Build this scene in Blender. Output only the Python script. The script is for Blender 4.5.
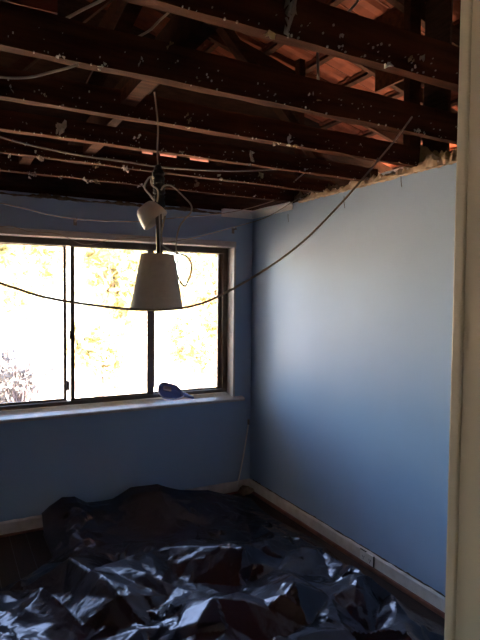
import bpy, bmesh, math, random
import numpy as np
from mathutils import Vector, Matrix

# ------------------------------------------------------------------ clear
for o in list(bpy.data.objects):
    bpy.data.objects.remove(o, do_unlink=True)
scene = bpy.context.scene
COL = scene.collection
rnd = random.Random(7)
PI = math.pi

# ------------------------------------------------------------------ camera (480 x 640 frame)
FPX, CX, CY = 543.0, 240.0, 320.0
CAM = np.array([-2.3258, -4.0714, 1.6882])
_y = np.array([-55 - CX, -(294 - CY), -FPX]); _y /= np.linalg.norm(_y)
_x = np.array([1240 - CX, -(306 - CY), -FPX]); _x -= _y * _x.dot(_y); _x /= np.linalg.norm(_x)
_z = np.cross(_x, _y)
ROT = np.stack([_x, _y, _z])
cam_data = bpy.data.cameras.new('camera')
cam_data.sensor_fit = 'VERTICAL'
cam_data.sensor_height = 36.0
cam_data.lens = FPX / 640.0 * 36.0
cam_data.clip_start = 0.03
cam_data.clip_end = 200
cam = bpy.data.objects.new('camera', cam_data)
COL.objects.link(cam)
m4 = Matrix([list(ROT[0]) + [CAM[0]], list(ROT[1]) + [CAM[1]], list(ROT[2]) + [CAM[2]], [0, 0, 0, 1]])
cam.matrix_world = m4
scene.camera = cam

# ------------------------------------------------------------------ sky, sun, exposure
world = bpy.data.worlds.new('world')
scene.world = world
world.use_nodes = True
wn = world.node_tree
for n in list(wn.nodes):
    wn.nodes.remove(n)
sky = wn.nodes.new('ShaderNodeTexSky')
sky.sky_type = 'NISHITA'
sky.sun_disc = False
sky.sun_elevation = math.radians(65)
sky.sun_rotation = math.radians(140)
bgn = wn.nodes.new('ShaderNodeBackground')
bgn.inputs['Strength'].default_value = 0.76
wo = wn.nodes.new('ShaderNodeOutputWorld')
hsv = wn.nodes.new('ShaderNodeHueSaturation')
hsv.inputs['Saturation'].default_value = 0.95
wn.links.new(sky.outputs[0], hsv.inputs['Color'])
wn.links.new(hsv.outputs[0], bgn.inputs['Color'])
wn.links.new(bgn.outputs[0], wo.inputs['Surface'])

sun_data = bpy.data.lights.new('sun', 'SUN')
sun_data.energy = 21.0
sun_data.angle = math.radians(0.6)
sun_data.color = (1.0, 0.86, 0.70)
sun = bpy.data.objects.new('sun', sun_data)
COL.objects.link(sun)
sun_dir = Vector((0.32, -0.26, 0.91)).normalized()      # towards the sun
sun.rotation_euler = sun_dir.to_track_quat('Z', 'Y').to_euler()
sun.location = (4, -6, 9)

vs = scene.view_settings
vs.view_transform = 'Standard'
vs.look = 'None'
vs.exposure = 2.38
vs.gamma = 1.0
vs.use_curve_mapping = False

# ------------------------------------------------------------------ helpers
def ray(px, py):
    return ROT @ np.array([px - CX, -(py - CY), -FPX])

def at(px, py, axis, val):
    """point where the sight line of a photo pixel meets the plane axis = val"""
    d = ray(px, py)
    t = (val - CAM[axis]) / d[axis]
    return Vector(CAM + d * t)

def mesh_obj(name, verts, faces, mat, parent=None, smooth=False):
    me = bpy.data.meshes.new(name)
    me.from_pydata([tuple(v) for v in verts], [], faces)
    me.update()
    if smooth:
        for p in me.polygons:
            p.use_smooth = True
    if mat is not None:
        me.materials.append(mat)
    o = bpy.data.objects.new(name, me)
    COL.objects.link(o)
    if parent is not None:
        o.parent = parent
    return o

def bm_obj(name, bm, mat, parent=None, smooth=False):
    bmesh.ops.recalc_face_normals(bm, faces=bm.faces[:])
    me = bpy.data.meshes.new(name)
    bm.to_mesh(me)
    bm.free()
    if smooth:
        for p in me.polygons:
            p.use_smooth = True
    if mat is not None:
        me.materials.append(mat)
    o = bpy.data.objects.new(name, me)
    COL.objects.link(o)
    if parent is not None:
        o.parent = parent
    return o

def bm_box(bm, lo, hi, mat4=None, bevel=0.0):
    vs_ = []
    for z in (lo[2], hi[2]):
        for y in (lo[1], hi[1]):
            for x in (lo[0], hi[0]):
                v = Vector((x, y, z))
                if mat4 is not None:
                    v = mat4 @ v
                vs_.append(bm.verts.new(v))
    q = [(0, 2, 3, 1), (4, 5, 7, 6), (0, 1, 5, 4), (2, 6, 7, 3), (0, 4, 6, 2), (1, 3, 7, 5)]
    fs = [bm.faces.new([vs_[i] for i in f]) for f in q]
    if bevel > 0:
        es = list({e for f in fs for e in f.edges})
        bmesh.ops.bevel(bm, geom=es, offset=bevel, segments=2, affect='EDGES', profile=0.6)
    return vs_

def box(name, lo, hi, mat, parent=None, bevel=0.0, mat4=None):
    bm = bmesh.new()
    bm_box(bm, lo, hi, mat4, bevel)
    return bm_obj(name, bm, mat, parent)

def timber(name, lo, hi, mat, parent=None, cuts=10, rough=0.003, axis=0, seed=0, mat4=None):
    """a rough sawn length of timber: slightly wavy box along the axis"""
    r = random.Random(seed)
    verts, faces = [], []
    ax2 = [a for a in range(3) if a != axis]
    for i in range(cuts + 1):
        t = i / cuts
        w = [r.uniform(-rough, rough) for _ in range(4)]
        for k, (a, b) in enumerate(((0, 0), (1, 0), (1, 1), (0, 1))):
            p = [0, 0, 0]
            p[axis] = lo[axis] + (hi[axis] - lo[axis]) * t
            p[ax2[0]] = (lo, hi)[a][ax2[0]] + w[k] * (1 if a else -1) * 0.5
            p[ax2[1]] = (lo, hi)[b][ax2[1]] + w[(k + 1) % 4] * 0.5
            v = Vector(p)
            verts.append(mat4 @ v if mat4 is not None else v)
    for i in range(cuts):
        for k in range(4):
            a, b = i * 4 + k, i * 4 + (k + 1) % 4
            faces.append((a, b, b + 4, a + 4))
    faces.append((3, 2, 1, 0))
    n = cuts * 4
    faces.append((n, n + 1, n + 2, n + 3))
    o = mesh_obj(name, verts, faces, mat, parent)
    bm = bmesh.new(); bm.from_mesh(o.data)
    bmesh.ops.recalc_face_normals(bm, faces=bm.faces[:])
    bm.to_mesh(o.data); bm.free()
    return o

def catmull(pts, n=8):
    pts = [Vector(p) for p in pts]
    out = []
    P = [pts[0] * 2 - pts[1]] + pts + [pts[-1] * 2 - pts[-2]]
    for i in range(1, len(P) - 2):
        for k in range(n):
            t = k / n
            a, b, c, d = P[i - 1], P[i], P[i + 1], P[i + 2]
            out.append(0.5 * ((2 * b) + (c - a) * t + (2 * a - 5 * b + 4 * c - d) * t * t + (3 * b - a - 3 * c + d) * t ** 3))
    out.append(pts[-1])
    return out

def tube_geo(path, rad, seg=8, flat=1.0):
    verts, faces = [], []
    n = len(path)
    up = Vector((0, 0, 1))
    prev = None
    for i, p in enumerate(path):
        t = (path[min(i + 1, n - 1)] - path[max(i - 1, 0)]).normalized()
        if prev is None:
            s = t.cross(up)
            if s.length < 1e-3:
                s = t.cross(Vector((1, 0, 0)))
            s.normalize()
        else:
            s = (prev - t * prev.dot(t)).normalized()
        prev = s
        b = s.cross(t)
        r = rad(i / (n - 1)) if callable(rad) else rad
        for k in range(seg):
            a = 2 * PI * k / seg
            verts.append(p + s * math.cos(a) * r + b * math.sin(a) * r * flat)
    for i in range(n - 1):
        for k in range(seg):
            a, b2 = i * seg + k, i * seg + (k + 1) % seg
            faces.append((a, b2, b2 + seg, a + seg))
    faces.append(tuple(reversed(range(seg))))
    faces.append(tuple(range((n - 1) * seg, n * seg)))
    return verts, faces

def tube(name, pts, rad, mat, parent=None, seg=8, n=8, flat=1.0):
    v, f = tube_geo(catmull(pts, n) if len(pts) > 2 else [Vector(p) for p in pts], rad, seg, flat)
    return mesh_obj(name, v, f, mat, parent, smooth=True)

def lathe(name, prof, mat, parent=None, seg=40, mat4=None, smooth=True):
    """closed profile list of (r, z) revolved about z"""
    verts, faces = [], []
    n = len(prof)
    for k in range(seg):
        a = 2 * PI * k / seg
        for r, z in prof:
            v = Vector((r * math.cos(a), r * math.sin(a), z))
            verts.append(mat4 @ v if mat4 is not None else v)
    for k in range(seg):
        for i in range(n - 1):
            a = k * n + i
            b = ((k + 1) % seg) * n + i
            faces.append((a, b, b + 1, a + 1))
    return mesh_obj(name, verts, faces, mat, parent, smooth=smooth)

def lump_geo(r, size, rng, cuts=2):
    bm = bmesh.new()
    bmesh.ops.create_icosphere(bm, subdivisions=cuts, radius=1.0)
    for v in bm.verts:
        v.co *= 1 + rng.uniform(-0.3, 0.3)
        v.co = Vector((v.co.x * size[0], v.co.y * size[1], v.co.z * size[2]))
    return bm

def struct(o):
    o['kind'] = 'structure'
    return o

def tag(o, label, cat, group=None, kind=None):
    o['label'] = label
    o['category'] = cat
    if group:
        o['group'] = group
    if kind:
        o['kind'] = kind
    return o

def empty(name, loc=(0, 0, 0)):
    o = bpy.data.objects.new(name, None)
    o.empty_display_size = 0.1
    o.location = loc
    COL.objects.link(o)
    return o

def rebase(o, base):
    """parent transform keeps children in world place: shift meshes so the empty sits at base"""
    b = Vector(base)
    o.location = b
    for c in o.children:
        c.location = c.location - b

# ------------------------------------------------------------------ materials
def mat(name, color, rough=0.7, spec=0.3, metal=0.0, var=0.0, scale=8.0, bump=0.0, bscale=60.0,
        color2=None, stretch=None, detail=4.0, coat=0.0, trans=0.0):
    m = bpy.data.materials.new(name)
    m.use_nodes = True
    nt = m.node_tree
    b = nt.nodes['Principled BSDF']
    b.inputs['Base Color'].default_value = (*color, 1)
    b.inputs['Roughness'].default_value = rough
    b.inputs['Specular IOR Level'].default_value = spec
    b.inputs['Metallic'].default_value = metal
    if coat:
        b.inputs['Coat Weight'].default_value = coat
    tc = nt.nodes.new('ShaderNodeTexCoord')
    src = tc.outputs['Object']
    if stretch:
        mp = nt.nodes.new('ShaderNodeMapping')
        mp.inputs['Scale'].default_value = stretch
        nt.links.new(src, mp.inputs['Vector'])
        src = mp.outputs['Vector']
    if var > 0 or color2 is not None:
        nz = nt.nodes.new('ShaderNodeTexNoise')
        nz.inputs['Scale'].default_value = scale
        nz.inputs['Detail'].default_value = detail
        nt.links.new(src, nz.inputs['Vector'])
        rp = nt.nodes.new('ShaderNodeValToRGB')
        c2 = color2 if color2 is not None else tuple(min(1, c * (1 + var)) for c in color)
        c1 = color if color2 is not None else tuple(c * (1 - var) for c in color)
        rp.color_ramp.elements[0].position = 0.35
        rp.color_ramp.elements[1].position = 0.68
        rp.color_ramp.elements[0].color = (*c1, 1)
        rp.color_ramp.elements[1].color = (*c2, 1)
        nt.links.new(nz.outputs['Fac'], rp.inputs['Fac'])
        nt.links.new(rp.outputs['Color'], b.inputs['Base Color'])
    if bump > 0:
        n2 = nt.nodes.new('ShaderNodeTexNoise')
        n2.inputs['Scale'].default_value = bscale
        n2.inputs['Detail'].default_value = 5
        nt.links.new(src, n2.inputs['Vector'])
        bp = nt.nodes.new('ShaderNodeBump')
        bp.inputs['Strength'].default_value = bump
        bp.inputs['Distance'].default_value = 0.01
        nt.links.new(n2.outputs['Fac'], bp.inputs['Height'])
        nt.links.new(bp.outputs['Normal'], b.inputs['Normal'])
    return m

M_BLUE = mat('blue_wall_paint', (0.315, 0.425, 0.60), 0.55, 0.3, var=0.035, scale=1.6, bump=0.03, bscale=120)
M_CREAM = mat('cream_gloss_paint', (0.60, 0.555, 0.46), 0.38, 0.4, var=0.03, scale=3, bump=0.02, bscale=90)
M_WHITE = mat('white_trim_paint', (0.50, 0.455, 0.43), 0.42, 0.4, var=0.05, scale=9, bump=0.03, bscale=60)
M_SKIRT = mat('scuffed_skirting_paint', (0.72, 0.66, 0.62), 0.5, 0.3, color2=(0.60, 0.53, 0.47), scale=14, bump=0.05, bscale=70)
M_SILL = mat('dusty_sill_paint', (0.52, 0.45, 0.42), 0.34, 0.45, var=0.12, scale=16, bump=0.05)
M_BOARD = mat('red_brown_floor_board', (0.050, 0.022, 0.014), 0.5, 0.25, color2=(0.034, 0.015, 0.010), scale=7,
              stretch=(9, 0.7, 1), bump=0.06, bscale=40)
M_QUAD = mat('stained_quad_moulding', (0.22, 0.085, 0.055), 0.5, 0.3, var=0.25, scale=12)
M_JOIST = mat('old_brown_hardwood', (0.088, 0.030, 0.0145), 0.85, 0.04, color2=(0.034, 0.012, 0.0068), scale=5,
              stretch=(0.6, 7, 7), bump=0.25, bscale=45)
M_RAFT = mat('dark_rafter_timber', (0.042, 0.016, 0.009), 0.85, 0.04, color2=(0.022, 0.010, 0.006), scale=5,
             stretch=(1.2, 5, 5), bump=0.2, bscale=40)
M_TILE = mat('terracotta_tile', (0.14, 0.035, 0.016), 0.8, 0.08, color2=(0.075, 0.020, 0.010), scale=6, bump=0.15, bscale=70)
M_SLITGLOW = mat('red_slit_glow_tile', (0.055, 0.0055, 0.002), 0.8, 0.08, var=0.2, scale=20)  # for the tiles added behind the gable slit as a red glow
M_DARKWALL = mat('low_bounce_unseen_wall', (0.23, 0.22, 0.22), 0.7, 0.2, var=0.2, scale=6, stretch=(6, 6, 0.4))  # unseen walls darkened to cut the light they bounce into the room
M_PLASTER = mat('grey_plaster_lump', (0.46, 0.41, 0.35), 0.9, 0.1, var=0.2, scale=30, bump=0.3, bscale=90)
M_FLECK = mat('pale_plaster_fleck', (0.48, 0.43, 0.37), 0.9, 0.1, var=0.2, scale=40)
M_FIBRE = mat('yellow_fibrous_plaster', (0.42, 0.31, 0.17), 0.95, 0.05, color2=(0.24, 0.16, 0.09), scale=24, bump=0.6, bscale=80)
M_RAW = mat('raw_broken_plaster', (0.56, 0.44, 0.32), 0.95, 0.05, color2=(0.40, 0.27, 0.18), scale=18, bump=0.5, bscale=70)
M_DUST = mat('dirty_broken_edge', (0.12, 0.085, 0.06), 0.95, 0.05, var=0.3, scale=30, bump=0.6, bscale=80)
M_CORNICE = mat('white_cornice_plaster', (0.80, 0.77, 0.74), 0.7, 0.2, var=0.03, scale=10, bump=0.05)
M_ALU = mat('bronze_window_metal', (0.105, 0.068, 0.048), 0.42, 0.45, var=0.15, scale=20)
M_SEAL = mat('black_rubber_seal', (0.018, 0.016, 0.015), 0.6, 0.3)
M_BRUSH = mat('brown_brush_strip', (0.16, 0.08, 0.05), 0.9, 0.1, var=0.3, scale=90)
M_CABLE = mat('brown_grey_cable', (0.33, 0.255, 0.185), 0.5, 0.3, var=0.12, scale=30)
M_CABLEW = mat('grey_white_cable', (0.31, 0.27, 0.225), 0.5, 0.3, var=0.1, scale=30)
M_CORD = mat('white_flex_cord', (0.42, 0.355, 0.27), 0.5, 0.3, var=0.06, scale=40)
M_SHADE = mat('off_white_shade_fabric', (0.56, 0.51, 0.46), 0.85, 0.1, var=0.04, scale=60, bump=0.08, bscale=300)
M_ROD = mat('dark_brushed_metal', (0.115, 0.085, 0.068), 0.38, 0.5, metal=0.55, var=0.15, scale=30)
M_TAPE = mat('black_insulation_tape', (0.022, 0.017, 0.015), 0.6, 0.3, bump=0.3, bscale=90)
M_CUP = mat('cream_plastic_canopy', (0.70, 0.66, 0.60), 0.4, 0.4, var=0.03, scale=10)
M_PANBLUE = mat('blue_plastic', (0.16, 0.22, 0.62), 0.3, 0.5, var=0.08, scale=20)
M_PANGLINT = mat('rim_highlight_blue', (0.66, 0.69, 0.85), 0.3, 0.5)  # highlight along the rim put into a paler blue
M_PANGREY = mat('grey_bristles', (0.42, 0.38, 0.38), 0.8, 0.2, var=0.2, scale=120)
M_OUT = mat('white_outlet_plastic', (0.78, 0.74, 0.70), 0.3, 0.5)
M_SLOT = mat('dark_slot', (0.03, 0.025, 0.022), 0.6, 0.2)
M_HOOK = mat('dull_bracket_metal', (0.22, 0.19, 0.17), 0.4, 0.5, metal=0.7, var=0.1, scale=20)
M_STICK = mat('white_painted_rod', (0.74, 0.71, 0.68), 0.4, 0.4, var=0.05, scale=30)
M_PAPER = mat('brown_crumpled_paper', (0.24, 0.16, 0.10), 0.85, 0.1, var=0.3, scale=25)
M_DRY = mat('dry_sunburnt_grass', (0.80, 0.61, 0.42), 0.95, 0.05, color2=(0.72, 0.54, 0.36), scale=1.5, bump=0.4, bscale=20)
M_BARK = mat('grey_bark', (0.22, 0.17, 0.14), 0.9, 0.1, var=0.3, scale=14, bump=0.4, bscale=30)
M_TWIG = mat('bare_grey_twig', (0.20, 0.16, 0.17), 0.9, 0.1, var=0.2, scale=14)
M_BRICK = mat('render_wall', (0.45, 0.36, 0.28), 0.9, 0.1, var=0.1, scale=4, bump=0.2)
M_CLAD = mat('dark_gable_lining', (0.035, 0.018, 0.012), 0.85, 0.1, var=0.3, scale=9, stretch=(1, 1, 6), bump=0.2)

def leaf_mat(name, c1, c2):
    m = bpy.data.materials.new(name)
    m.use_nodes = True
    nt = m.node_tree
    b = nt.nodes['Principled BSDF']
    out = nt.nodes['Material Output']
    b.inputs['Roughness'].default_value = 0.6
    oi = nt.nodes.new('ShaderNodeNewGeometry')
    rp = nt.nodes.new('ShaderNodeValToRGB')
    rp.color_ramp.elements[0].color = (*c1, 1)
    rp.color_ramp.elements[1].color = (*c2, 1)
    nt.links.new(oi.outputs['Random Per Island'], rp.inputs['Fac'])
    nt.links.new(rp.outputs['Color'], b.inputs['Base Color'])
    tr = nt.nodes.new('ShaderNodeBsdfTranslucent')
    nt.links.new(rp.outputs['Color'], tr.inputs['Color'])
    mx = nt.nodes.new('ShaderNodeMixShader')
    mx.inputs['Fac'].default_value = 0.45
    nt.links.new(b.outputs[0], mx.inputs[1])
    nt.links.new(tr.outputs[0], mx.inputs[2])
    nt.links.new(mx.outputs[0], out.inputs['Surface'])
    return m
M_LEAFY = leaf_mat('yellow_green_leaves', (0.62, 0.55, 0.33), (0.46, 0.44, 0.24))
M_LEAFO = leaf_mat('golden_leaves', (0.66, 0.48, 0.28), (0.52, 0.42, 0.22))
M_LEAFG = leaf_mat('grey_green_leaves', (0.16, 0.15, 0.16), (0.24, 0.22, 0.22))

def glass_mat():
    m = bpy.data.materials.new('window_glass')
    m.use_nodes = True
    nt = m.node_tree
    for n in list(nt.nodes):
        nt.nodes.remove(n)
    out = nt.nodes.new('ShaderNodeOutputMaterial')
    tr = nt.nodes.new('ShaderNodeBsdfTransparent')
    tr.inputs['Color'].default_value = (0.95, 0.96, 0.95, 1)
    gl = nt.nodes.new('ShaderNodeBsdfGlossy')
    gl.inputs['Roughness'].default_value = 0.02
    fr = nt.nodes.new('ShaderNodeFresnel')
    fr.inputs['IOR'].default_value = 1.45
    mx = nt.nodes.new('ShaderNodeMixShader')
    nt.links.new(fr.outputs[0], mx.inputs['Fac'])
    nt.links.new(tr.outputs[0], mx.inputs[1])
    nt.links.new(gl.outputs[0], mx.inputs[2])
    nt.links.new(mx.outputs[0], out.inputs['Surface'])
    return m
M_GLASS = glass_mat()

def plastic_mat():
    m = bpy.data.materials.new('black_polythene')
    m.use_nodes = True
    nt = m.node_tree
    b = nt.nodes['Principled BSDF']
    b.inputs['Base Color'].default_value = (0.018, 0.013, 0.017, 1)
    b.inputs['Roughness'].default_value = 0.21
    b.inputs['Specular IOR Level'].default_value = 0.66
    b.inputs['Specular Tint'].default_value = (1.0, 0.82, 0.89, 1)  # purple base and this tint put lavender reflected light into the colour
    tc = nt.nodes.new('ShaderNodeTexCoord')
    n1 = nt.nodes.new('ShaderNodeTexNoise')
    n1.inputs['Scale'].default_value = 9
    n1.inputs['Detail'].default_value = 3
    n1.inputs['Distortion'].default_value = 1.2
    nt.links.new(tc.outputs['Object'], n1.inputs['Vector'])
    v1 = nt.nodes.new('ShaderNodeTexVoronoi')
    v1.feature = 'F1'
    v1.inputs['Scale'].default_value = 26
    nt.links.new(tc.outputs['Object'], v1.inputs['Vector'])
    b1 = nt.nodes.new('ShaderNodeBump')
    b1.inputs['Strength'].default_value = 0.2
    b1.inputs['Distance'].default_value = 0.02
    nt.links.new(n1.outputs['Fac'], b1.inputs['Height'])
    b2 = nt.nodes.new('ShaderNodeBump')
    b2.inputs['Strength'].default_value = 0.10
    b2.inputs['Distance'].default_value = 0.01
    nt.links.new(v1.outputs['Distance'], b2.inputs['Height'])
    nt.links.new(b1.outputs['Normal'], b2.inputs['Normal'])
    nt.links.new(b2.outputs['Normal'], b.inputs['Normal'])
    return m
M_POLY = plastic_mat()

# ================================================================== ROOM SHELL
XL, YF = -3.30, -3.682          # left wall face, front wall room face
ZC = 2.40                       # wall top
JOY = [-0.55, -0.98, -1.41, -1.84, -2.28, -2.74, -3.19]     # ceiling joists
WX0, WX1 = -2.98, -0.183        # window opening (inside of the lining)
WZ0, WZ1 = 0.835, 2.103

# floor boards running along y
floor = struct(empty('floor'))
fb = None
n_board = 32
bw = (3.0 + 0.34 + 0.1) / n_board
for i in range(n_board):
    x0 = XL - 0.05 + i * bw
    if fb is None:
        fb = box('floor_board', (0.0015, -3.80, -0.02), (bw - 0.0015, 0.03, 0.0), M_BOARD, floor)
        fb.location = (x0, 0, 0)
    else:
        c = fb.copy(); COL.objects.link(c); c.parent = floor
        c.location = (x0, 0, rnd.uniform(-0.0012, 0.0006))
box('subfloor', (-6.0, -5.3, -0.06), (1.6, 0.1, -0.021), M_RAFT, floor)
hall_floor = box('hall_boards', (-6.0, -5.3, -0.02), (1.6, -3.80, 0.0), M_BOARD, floor)

# right wall
wall_r = struct(empty('wall_right'))
box('wall_sheet', (0.0, -3.80, -0.02), (0.10, 0.10, ZC), M_BLUE, wall_r)
# back wall, pierced by the window
wall_b = struct(empty('wall_back'))
T = 0.19
bm = bmesh.new()
bm_box(bm, (XL - 0.1, 0.0, -0.02), (0.0, T, WZ0 - 0.005))
bm_box(bm, (XL - 0.1, 0.0, WZ1 + 0.05), (0.0, T, ZC))
bm_box(bm, (XL - 0.1, 0.0, WZ0 - 0.005), (WX0 - 0.02, T, WZ1 + 0.05))
bm_box(bm, (WX1 + 0.019, 0.0, WZ0 - 0.005), (0.0, T, WZ1 + 0.05))
bm_obj('wall_sheet', bm, M_BLUE, wall_b)
wall_l = struct(box('wall_left', (XL - 0.1, -3.80, -0.02), (XL, 0.0, ZC), M_DARKWALL))
# front wall with the doorway the camera looks through
DX0, DX1, DZ = -2.69, -1.846, 2.045
wall_f = struct(empty('wall_front'))
bm = bmesh.new()
bm_box(bm, (XL, YF - 0.11, -0.02), (DX0 - 0.025, YF, ZC))
bm_box(bm, (DX1 + 0.022, YF - 0.11, -0.02), (0.0, YF, ZC))
bm_box(bm, (DX0 - 0.025, YF - 0.11, DZ + 0.022), (DX1 + 0.022, YF, ZC))
bm_obj('wall_sheet', bm, M_DARKWALL, wall_f)
door = struct(empty('door_1'))
for s, x in ((1, DX1), (-1, DX0)):
    lo, hi = (x, x + 0.022) if s > 0 else (x - 0.022, x)
    box('door_lining', (lo, YF - 0.112, 0.0), (hi, YF + 0.0005, DZ + 0.022), M_CREAM, door, bevel=0.0015)
    a0, a1 = (x - 0.003, x + 0.062) if s > 0 else (x - 0.062, x + 0.003)
    box('architrave', (a0, YF + 0.0012, 0.0), (a1, YF + 0.0132, DZ + 0.065), M_CREAM, door, bevel=0.0025)
    b0, b1 = (x + 0.006, x + 0.07) if s > 0 else (x - 0.07, x - 0.006)
    box('architrave', (b0, YF - 0.125, 0.0), (b1, YF - 0.1125, DZ + 0.065), M_CREAM, door, bevel=0.0025)
box('door_head', (DX0, YF - 0.112, DZ), (DX1, YF + 0.0005, DZ + 0.022), M_CREAM, door)
# hall beyond the doorway, unseen opening at its left end added to light the jamb
hall = struct(empty('wall_hall'))
box('wall_sheet', (-6.0, -5.3, -0.02), (1.6, -5.2, 2.9), M_CREAM, hall)
box('wall_sheet', (1.5, -5.2, -0.02), (1.6, 0.34, 2.93), M_BRICK, hall)
box('wall_sheet', (-6.0, -3.80, -0.02), (XL - 0.1, -3.70, 2.4), M_CREAM, hall)
bm = bmesh.new()
bm_box(bm, (-6.0, -5.2, -0.02), (-5.9, -3.80, 1.1)); bm_box(bm, (-6.0, -5.2, 1.70), (-5.9, -3.80, 2.42))
bm_box(bm, (-6.0, -5.2, 1.1), (-5.9, -4.76, 1.70)); bm_box(bm, (-6.0, -4.22, 1.1), (-5.9, -3.80, 1.70))
bm_obj('wall_sheet', bm, M_CREAM, hall)
hall_ceiling = struct(box('ceiling_hall', (-6.0, -5.2, 2.42), (XL - 0.1, -3.70, 2.45), M_CORNICE))

# skirting boards and quad moulding
sk_r = struct(empty('baseboard_right'))
verts, faces = [], []
def skirting_run(name, p0, p1, nrm, parent, h=0.102, t=0.016, n=60, seed=1):
    """profiled skirting board from p0 to p1, its top arris slightly chipped"""
    r = random.Random(seed)
    p0, p1, nrm = Vector(p0), Vector(p1), Vector(nrm)
    prof = [(0.0, 0.0), (t, 0.0), (t, h - 0.014), (t * 0.55, h - 0.003), (0.0, h)]
    vs_, fs = [], []
    for i in range(n + 1):
        p = p0.lerp(p1, i / n)
        chip = r.uniform(0, 0.003) if r.random() < 0.7 else r.uniform(0.002, 0.006)
        for k, (d, z) in enumerate(prof):
            vs_.append(p + nrm * (d + 0.0005) + Vector((0, 0, z - (chip if k >= 3 else 0))))
    m_ = len(prof)
    for i in range(n):
        for k in range(m_ - 1):
            a = i * m_ + k
            fs.append((a, a + 1, a + m_ + 1, a + m_))
    fs.append(tuple(range(m_))); fs.append(tuple(reversed(range(n * m_, n * m_ + m_))))
    return mesh_obj(name, vs_, fs, M_SKIRT, parent)
skirting_run('skirting', (0, -3.66, 0.001), (0, -0.0175, 0.001), (-1, 0, 0), sk_r, seed=3)
# torn paint line and dust above the skirting on the right wall
vs_, fs = [], []
n = 150
for i in range(n + 1):
    y = -3.6 + 3.55 * i / n
    w = rnd.uniform(0.001, 0.006) + (0.008 if rnd.random() < 0.07 else 0)
    vs_ += [(-0.0035, y, 0.0975), (-0.0012, y, 0.1025 + w), (0.002, y, 0.0975)]
for i in range(n):
    a = i * 3
    fs += [(a, a + 3, a + 4, a + 1), (a + 1, a + 4, a + 5, a + 2)]
mesh_obj('torn_paint_edge', vs_, fs, M_DUST, sk_r)
quad = struct(box('trim_1', (-0.034, -3.66, 0.0), (-0.0168, -0.05, 0.025), M_QUAD, bevel=0.005))
sk_b = struct(empty('baseboard_back'))
skirting_run('skirting', (XL + 0.02, 0, 0.001), (-0.0005, 0, 0.001), (0, -1, 0), sk_b, seed=5)
quad2 = struct(box('trim_2', (XL + 0.03, -0.034, 0.0), (-0.04, -0.0168, 0.016), M_QUAD, bevel=0.005))

# ------------------------------------------------------------------ window
win = struct(empty('window_1'))
FY = 0.10                      # frame plane (recess)
# white timber lining and sill
box('head_lining', (WX0 - 0.02, -0.012, WZ1), (WX1 + 0.021, FY + 0.08, WZ1 + 0.047), M_WHITE, win, bevel=0.003)
box('side_lining', (WX1, -0.012, WZ0 + 0.001), (WX1 + 0.019, FY + 0.08, WZ1 - 0.0005), M_WHITE, win, bevel=0.003)
box('side_lining', (WX0 - 0.019, -0.012, WZ0 + 0.001), (WX0, FY + 0.08, WZ1 - 0.0005), M_WHITE, win, bevel=0.003)
sill_v = []
sx0, sx1 = WX0 - 0.09, -0.088
prof = [(FY + 0.08, 0.858), (-0.040, 0.829), (-0.052, 0.824), (-0.054, 0.812), (-0.050, 0.800), (-0.0005, 0.800), (-0.0005, 0.8285), (FY + 0.08, 0.83)]
fs = []
for x in (sx0, sx1):
    for y, z in prof:
        # the horns of the sill stay in front of the wall
        sill_v.append((x, min(y, -0.0005), z))
k = len(prof)
bm = bmesh.new()
# nose board with horns
nose = [(-0.0005, 0.8385), (-0.040, 0.829), (-0.050, 0.826), (-0.054, 0.815), (-0.050, 0.803), (-0.0005, 0.800)]
va = [bm.verts.new((sx0, y, z)) for y, z in nose]
vb = [bm.verts.new((sx1, y, z)) for y, z in nose]
for i in range(len(nose)):
    j = (i + 1) % len(nose)
    bm.faces.new((va[i], va[j], vb[j], vb[i]))
bm.faces.new(va); bm.faces.new(list(reversed(vb)))
# sloping board inside the reveal
inn = [(-0.0005, 0.8385), (FY + 0.08, 0.858), (FY + 0.08, 0.832), (-0.0005, 0.8305)]
va = [bm.verts.new((WX0, y, z)) for y, z in inn]
vb = [bm.verts.new((WX1, y, z)) for y, z in inn]
for i in range(4):
    j = (i + 1) % 4
    bm.faces.new((va[i], va[j], vb[j], vb[i]))
bm.faces.new(va); bm.faces.new(list(reversed(vb)))
bm_obj('window_sill', bm, M_SILL, win)

def fx(px):          # photo x -> world x on the window frame plane at mid height
    return at(px, 320, 1, FY).x
fz0, fz1 = 0.862, WZ1 - 0.001
xr_out, xr_in = WX1 - 0.001, fx(219.5)
xm3a, xm3b = fx(148), fx(154.5)
xm2a, xm2b = fx(71), fx(75)
xm1a, xm1b = fx(64.5), fx(67.5)
# outer frame
bm = bmesh.new()
bm_box(bm, (WX0 + 0.001, FY, fz1 - 0.048), (xr_out, FY + 0.07, fz1), bevel=0.003)
bm_box(bm, (WX0 + 0.001, FY, fz0), (xr_out, FY + 0.07, fz0 + 0.030), bevel=0.003)
bm_box(bm, (xr_out - 0.045, FY, fz0 + 0.030), (xr_out, FY + 0.07, fz1 - 0.048), bevel=0.003)
bm_box(bm, (WX0 + 0.001, FY, fz0 + 0.030), (WX0 + 0.046, FY + 0.07, fz1 - 0.048), bevel=0.003)
bm_obj('window_frame', bm, M_ALU, win)
zz0, zz1 = fz0 + 0.030, fz1 - 0.048

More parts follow.
